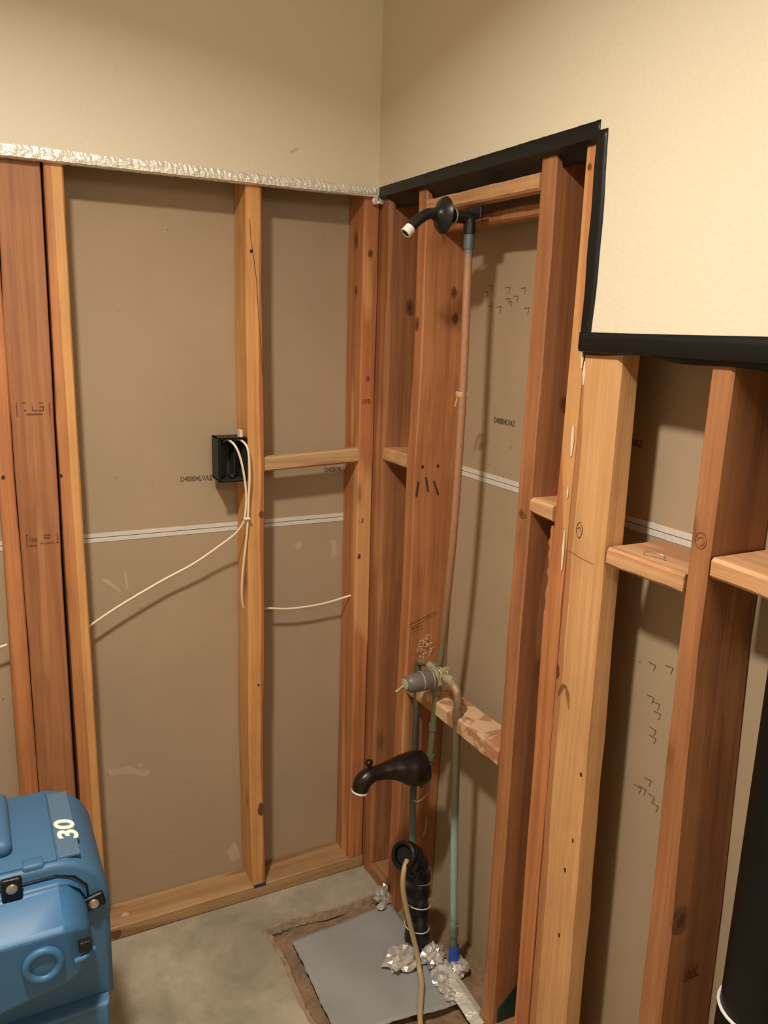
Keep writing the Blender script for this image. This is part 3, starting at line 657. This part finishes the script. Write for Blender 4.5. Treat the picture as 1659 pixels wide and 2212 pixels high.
lathe('coupling', [(0, .0105), (.016, .0105)], (.003, -.343, .61), (0, .05, -1), 'drop', pl, 16)
for k in range(5):
    a_ = k*1.3; tube('solder_drip', [(VX-.01, VY-.01+.008*math.cos(a_), VZ+.022), (VX-.014+.004*k, VY-.022-.004*k, VZ+.026+.004*math.sin(a_)), (VX-.012, VY-.030, VZ+.020-.003*k)], .0022, 'solder', pl, 6, n=3)
tube('mounting_wire', [(-.018, -.338, .492), (-.010, -.352, .478), (-.010, -.356, .450), (-.018, -.350, .425), (-.032, -.344, .415), (-.040, -.340, .418)], .0022, plain('clear_grey_wire', (110, 100, 92), .4, .2), pl, 8)
bt = lathe('tape_wrap', [(0, .0125), (.004, .0135), (.050, .0135), (.056, .0125)], (.0335, -.440, .008), (-.03, 0, 1), 'blue_tape', pl, 14); tag(bt, 'blue tape wrapped round the foot of the pipe')
# shower arm
sa = empty('shower_spray_pipe', (0, 0, 0), 'dark bronze shower arm with round flange at the top of the riser pipe', 'shower arm')
tube('arm', [(-.018, -.390, 1.732), (-.040, -.390, 1.733), (-.070, -.390, 1.734), (-.092, -.390, 1.732), (-.110, -.390, 1.722), (-.126, -.390, 1.708), (-.136, -.390, 1.6975)], .0105, 'dark_bronze', sa, 18)
lathe('flange', [(0, .010), (.0, .033), (.003, .0355), (.008, .032), (.014, .022), (.018, .015), (.024, .0125)], (-.054, -.390, 1.732), (-1, 0, .02), 'dark_bronze', sa, 36)
d_ = Vector((-.010, 0, -.0102)).normalized()
lathe('thread_end', [(0, .0108), (.016, .0108), (.0165, .0085), (.004, .0080), (.003, .0001)], (-.130, -.390, 1.7035), d_, 'white_metal', sa, 20)
lathe('bore', [(0, .0079), (.0008, .0079)], Vector((-.130, -.390, 1.7035))+d_*.0150, d_, 'hole', sa, 20)
# tub spout: revolved along a bending centre line
ts = empty('tub_spout', (0, 0, 0), 'oil-rubbed bronze tub spout flaring towards the wall, diverter knob on top', 'tub spout')
SY = -.335
ctr = [(-.014, .499), (-.030, .499), (-.050, .503), (-.075, .509), (-.100, .512), (-.125, .512), (-.145, .512), (-.160, .509), (-.172, .501), (-.178, .490), (-.181, .478)]
rad = [.0385, .0415, .0400, .0315, .0235, .0185, .0175, .0195, .0205, .0200, .0185]
cc = catmull([(x, SY, z) for x, z in ctr], 4)
def rr(t):
    i = t*(len(rad)-1); k = int(min(i, len(rad)-2)); f_ = i-k; f_ = f_*f_*(3-2*f_)*.4+f_*.6; return rad[k]*(1-f_)+rad[k+1]*f_
obj('spout_body', tube_bm(cc, rr, 28), 'bronze', ts, True, 50)
dd = (cc[-1]-cc[-3]).normalized()
lathe('spout_lip', [(0, .0186), (.0, .0194), (.004, .0194), (.004, .0160)], cc[-1]-dd*.0005, dd, 'white_metal', ts, 28)
lathe('outlet', [(0, .0155), (.0006, .0155)], cc[-1]+dd*.0040, dd, 'hole', ts, 20)
kn = lathe('diverter_knob', [(0, .0045), (.008, .0042), (.0095, .0065), (.012, .0088), (.016, .0095), (.020, .0085), (.0225, .005)], (-.158, SY, .528), (-.12, 0, 1), 'bronze', ts, 18)
lathe('set_screw', [(0, .004), (.012, .0035)], (-.024, SY-.004, .460), (.3, -.3, -1), 'bronze', ts, 8)
lathe('spout_nipple', [(0, .0095), (.020, .0095)], (-.016, SY, .487), (1, 0, 0), 'solder', ts, 14)

# black drain overflow riser with tape rings
dp = empty('drain_riser', (0, 0, 0), 'stubby black ringed drain riser with open elbow standing in the foil', 'drain pipe')
path = catmull([(-.024, -.362, -.03), (-.026, -.361, .05), (-.031, -.360, .14), (-.030, -.360, .20), (-.034, -.360, .245), (-.048, -.360, .274), (-.068, -.360, .292)], 10)
def drr(t):
    return .0275+.0022*math.sin(t*46)+(.002 if t > .8 else 0)
bm = tube_bm(path, drr, 26, False); o = obj('riser', bm, 'black_plastic', dp, True); solid(o, .004)
for i_, rz in enumerate((.083, .150, .218)):
    cx = -.0275 if rz < .2 else -.0305
    o = tube('band', [(cx+.0305*math.cos(t), -.360+.0305*math.sin(t), rz-.006*math.cos(t)) for t in [k*.2417 for k in range(27)]], .0013, 'caulk' if i_ != 2 else 'solder', dp, 6, n=1); tag(o, 'pale ring')
lathe('mouth_rim', [(0, .0285), (.004, .032), (.016, .032), (.018, .028), (.017, .0235), (.004, .0225)], (-.066, -.360, .291), Vector((-.70, -.30, .42)), 'black_plastic', dp, 26)
lathe('mouth_bore', [(0, .022), (.001, .022)], Vector((-.066, -.360, .291))+Vector((-.70, -.30, .42)).normalized()*.0045, Vector((-.70, -.30, .42)), 'bore', dp, 20)
bm = bmesh.new(); box(bm, -.052, -.034, -.394, -.384, .236, .262, .003); obj('moulded_tab', bm, 'black_plastic', dp)
o = tube('drain_hose', [(-.070, -.372, .286), (-.082, -.383, .280), (-.090, -.391, .262), (-.090, -.394, .225), (-.080, -.398, .17), (-.066, -.402, .11), (-.056, -.412, .058), (-.058, -.430, .027), (-.068, -.460, .016), (-.090, -.495, .0145), (-.115, -.535, .012), (-.15, -.60, .009), (-.22, -.70, .0065)], .0062, 'hose', seg=12)
tag(o, 'thin beige hose drooping out of the black drain riser onto the grey sheet', 'hose')
tube('wire_clip', [(.075, -.2155, .255), (.070, -.222, .27), (.068, -.224, .235), (.060, -.2195, .215)], .002, 'solder', WR, 6)

# vent stack on the right
vp = empty('vent_pipe', (0, 0, 0), 'thick black vent pipe with a white ring at the lower right edge', 'pipe')
VC = (.060, -1.203)
lathe('pipe_length', [(0, .055), (.01, .055), (ZCUT+.4, .055)], (VC[0], VC[1], .545), (0, 0, 1), 'abs', vp, 40)
lathe('coupling_hub', [(0, .055), (.0, .0585), (.54, .0585), (.545, .056)], (VC[0], VC[1], 0.0), (0, 0, 1), 'abs', vp, 40)
o = tube('glue_ring', [(VC[0]+.0575*math.cos(t), VC[1]+.0575*math.sin(t), .546) for t in [k*.2094 for k in range(31)]], .0026, 'white_metal', vp, 8, n=1); tag(o, 'white glue ring')

# ------------------------------------------------------------------ sheet and foil on the floor
def sheet_bm():
    bm = bmesh.new(); c = [Vector((-.291, -.193, 0)), Vector((.002, -.168, 0)), Vector((.000, -.540, 0)), Vector((-.300, -.500, 0))]; n = 26; g = []
    for i in range(n+1):
        row = []
        for j in range(n+1):
            u, v = i/n, j/n; p = (c[0]*(1-u)+c[1]*u)*(1-v)+(c[3]*(1-u)+c[2]*u)*v
            z = .003+.0035*math.sin(u*5+v*3)*math.sin(v*6+.5)+.002*math.sin(u*11-v*4); edge = min(u, v, 1-u, 1-v)
            if edge == 0: p = p+Vector((random.uniform(-.002, .002), random.uniform(-.002, .002), 0))
            row.append(bm.verts.new((p.x, p.y, z)))
        g.append(row)
    for i in range(n):
        for j in range(n): bm.faces.new((g[i][j], g[i+1][j], g[i+1][j+1], g[i][j+1]))
    return bm
o = solid(obj('drain_cover_sheet', sheet_bm(), 'sheet', smooth=True), .002); tag(o, 'limp grey sheet covering the drain pit in the slab', 'sheet')
F = 'foil'
crumple('foil_scrap', (-.076, -.380, .024), .044, 'large bright crumpled foil lump left of the black drain riser foot', 21, (1.1, .75, .62), amp=.38)
crumple('foil_scrap', (-.006, -.405, .024), .030, 'crumpled foil lump between drain riser and blue-taped pipe', 22, (.95, 1.1, .85), amp=.4)
crumple('foil_scrap', (.036, -.452, .016), .022, 'small foil tuft round the blue-taped pipe foot', 23, (1.1, 1.3, .8), amp=.42)
crumple('foil_scrap', (-.018, -.470, .012), .024, 'flattened foil piece at the upper end of the silver strip', 24, (.9, 1.6, .55), amp=.42)
crumple('foil_scrap', (-.016, -.160, .022), .024, 'foil tuft against the wall plate at the far corner of the grey sheet', 25, (1, .9, 1.15), amp=.42)
crumple('foil_scrap', (-.022, -.512, .010), .017, 'little foil ball beside the middle of the silver strip', 26, (1, 1.3, .6), amp=.4)
crumple('foil_scrap', (-.036, -.186, .012), .011, 'tiny bright foil bead at the corner of the grey sheet below the larger tuft', 27, (1.2, .8, .7), amp=.3)
def strip_pt(t, j):
    y = -.42-.20*t; xc = .006-.010*t
    return [(xc-.022, y, .010+random.uniform(0, .004)), (xc-.008, y, .016+random.uniform(0, .004)), (xc+.004, y, .020), (xc+.020, y, .014)][j]
o = solid(obj('foil_strip', tape_strip(strip_pt, 14, 4), 'foil'), .0004); tag(o, 'flat silver foil strip along the wall edge right of the grey sheet', 'foil')

# ------------------------------------------------------------------ blue dehumidifier
dh = empty('dehumidifier', (0, 0, 0), 'blue moulded plastic dehumidifier at the lower left, numbered 30', 'dehumidifier')
XR, YF2, YB2, ZD = -.7655, -.575, -.335, .652
def outline(xl, xr, z0, z1, rad_, n=7):
    pts = [(xl, z0), (xr, z0)]
    for k in range(n+1):
        a_ = k/n*math.pi/2; pts.append((xr-rad_+rad_*math.cos(a_), z1-rad_+rad_*math.sin(a_)))
    for k in range(n+1):
        a_ = math.pi/2+k/n*math.pi/2; pts.append((xl+rad_+rad_*math.cos(a_), z1-rad_+rad_*math.sin(a_)))
    return pts
def extr(pts, y0, y1, bev, seg=3):
    bm = bmesh.new(); a = [bm.verts.new((x, y0, z)) for x, z in pts]; b = [bm.verts.new((x, y1, z)) for x, z in pts]
    f0 = bm.faces.new(a); f1 = bm.faces.new(b)
    for i in range(len(a)): bm.faces.new((a[i], a[(i+1) % len(a)], b[(i+1) % len(a)], b[i]))
    bmesh.ops.recalc_face_normals(bm, faces=bm.faces)
    if bev: bmesh.ops.bevel(bm, geom=list({e for f in (f0, f1) for e in f.edges}), offset=bev, segments=seg, affect='EDGES', profile=.5)
    return bm
obj('upper_housing', extr(outline(-1.22, XR, .375, ZD, .085), YF2, YB2, .010), 'blue', dh, True, 35)
obj('lower_housing', extr([(-1.205, .035), (-.782, .035), (-.776, .378), (-1.210, .378)], YF2-.025, YB2+.01, .014), 'blue', dh, True, 35)
# bulging front panel with a sloping ledge
bm = bmesh.new()
px = [(-1.18, .0), (-.845, .0), (-.822, -.018), (-.805, -.050)]
prof2 = [(.628, -.574), (.626, -.588), (.620, -.592), (.597, -.655), (.590, -.662), (.500, -.658), (.492, -.650), (.486, -.590)]
xs = [-1.20, -1.185, -.98, -.9, -.845, -.828, -.812, -.803]
drop = [-.03, 0, 0, 0, 0, -.007, -.022, -.040]
inset = [.05, .0, 0, 0, 0, .008, .022, .045]
bt_ = [-.03, -.030, -.030, -.014, -.004, .0, .004, .010]
rings = []
for x, dr_, ins, bb in zip(xs, drop, inset, bt_):
    r = []
    for k, (z, y) in enumerate(prof2):
        top = k < 5
        r.append(bm.verts.new((x, min(-.570, y+ins if k > 1 else y), z+(dr_ if top else bb))))
    r.append(bm.verts.new((x, -.570, prof2[-1][0]+bb))); r.append(bm.verts.new((x, -.570, prof2[0][0]+dr_)))
    rings.append(r)
for a, b in zip(rings, rings[1:]):
    for k in range(len(a)): bm.faces.new((a[k], a[(k+1) % len(a)], b[(k+1) % len(b)], b[k]))
bm.faces.new(rings[0]); bm.faces.new(rings[-1])
fp = obj('front_panel', bm, 'blue2', dh, True, 28)
md = fp.modifiers.new('b', 'BEVEL'); md.width = .004; md.segments = 2; md.limit_method = 'ANGLE'
# dark seam between housing and panel
seam = [(-1.19, -.5765, .632), (-.846, -.5765, .632), (-.818, -.5765, .622), (-.8005, -.5765, .600), (-.799, -.5765, .57)]
tube('seam', seam, .0018, 'black_plastic', dh, 6, n=0)
# lid plate on the deck, moulded bosses, grip hump
bm = bmesh.new(); box(bm, -1.17, -.842, -.566, -.350, ZD-.004, ZD+.004, .003); obj('lid', bm, 'blue', dh, True, 40)
bm = bmesh.new(); box(bm, -1.10, -.906, -.53, -.36, ZD, ZD+.030, .014, 4); obj('carry_handle', bm, 'blue', dh, True, 50)
bm = bmesh.new(); box(bm, -.895, -.862, -.572, -.548, ZD-.010, ZD+.006, .004); obj('lid_tab', bm, 'blue', dh, True, 50)
bm = bmesh.new(); box(bm, -.840, -.806, -.56, -.36, ZD-.004, ZD+.001, .001); o = obj('grip_band', bm, 'blue_grey', dh); tag(o, 'greyish worn band')
text('number_lettering', '30', .042, Vector((-.8035, -.520, ZD+.0012)), Matrix.Rotation(math.radians(94), 3, 'Z'), 'white_ink', dh, sx=1.5, shear=.25, off=.03)
def clip(name, x, z, w2, h2, y, ang=0):
    c = empty_child = None
    bm = bmesh.new(); box(bm, -w2/2, w2/2, -.004, .006, -h2/2, h2/2, .004, 3); bmesh.ops.rotate(bm, verts=bm.verts, cent=(0, 0, 0), matrix=Matrix.Rotation(ang, 3, 'Y'))
    bmesh.ops.translate(bm, verts=bm.verts, vec=(x, y, z)); p = obj(name, bm, 'black_plastic', dh, True, 40)
    lathe('screw_head', [(0, .0085), (.003, .0085), (.005, .006), (.0045, .0025)], (x+(.004 if ang else 0), y-.003, z+(.010 if not ang else .001)), (0, -1, 0), 'steel', p, 18)
    return p
clip('latch_clip', -.9120, .632, .031, .052, -.5905)
clip('latch_clip', -.7965, .568, .046, .026, -.582, math.radians(-14))
bm = bmesh.new(); box(bm, -.826, -.806, -.668, -.655, .548, .566, .003); obj('latch_slot', bm, 'black_plastic', dh)
o = tube('rib', [(-.832, -.663, .534), (-.818, -.664, .538), (-.802, -.655, .541)], .0048, 'blue2', dh, 10)
RCX, RCZ = -.878, .546
tube('port_ring', [(RCX+.0245*math.cos(t), -.664, RCZ+.0245*math.sin(t)) for t in [k*.2094 for k in range(31)]], .0065, 'blue2', dh, 12, n=1)
lathe('port_cap', [(0, .020), (.004, .020), (.005, .017)], (RCX, -.660, RCZ), (0, -1, 0), 'blue2', dh, 24)
for x in (-1.18, -.82):
    lathe('foot', [(0, .016), (.037, .018)], (x, -.55, 0), (0, 0, 1), 'black_plastic', dh, 14); lathe('foot', [(0, .016), (.037, .018)], (x, -.36, 0), (0, 0, 1), 'black_plastic', dh, 14)

# ------------------------------------------------------------------ ceiling lamp that lights the corner
cl = empty('ceiling_lamp', (0, 0, 0), 'round flush ceiling lamp above the shower corner', 'lamp')
lathe('lamp_trim', [(0, .10), (.012, .098), (.016, .085), (.012, .07), (.006, .07)], (LX, LY, CEIL-.0005), (0, 0, -1), 'white_metal', cl, 36)
lathe('diffuser', [(0, .066), (.004, .066)], (LX, LY, CEIL-.010), (0, 0, -1), 'lamp_glow', cl, 30)
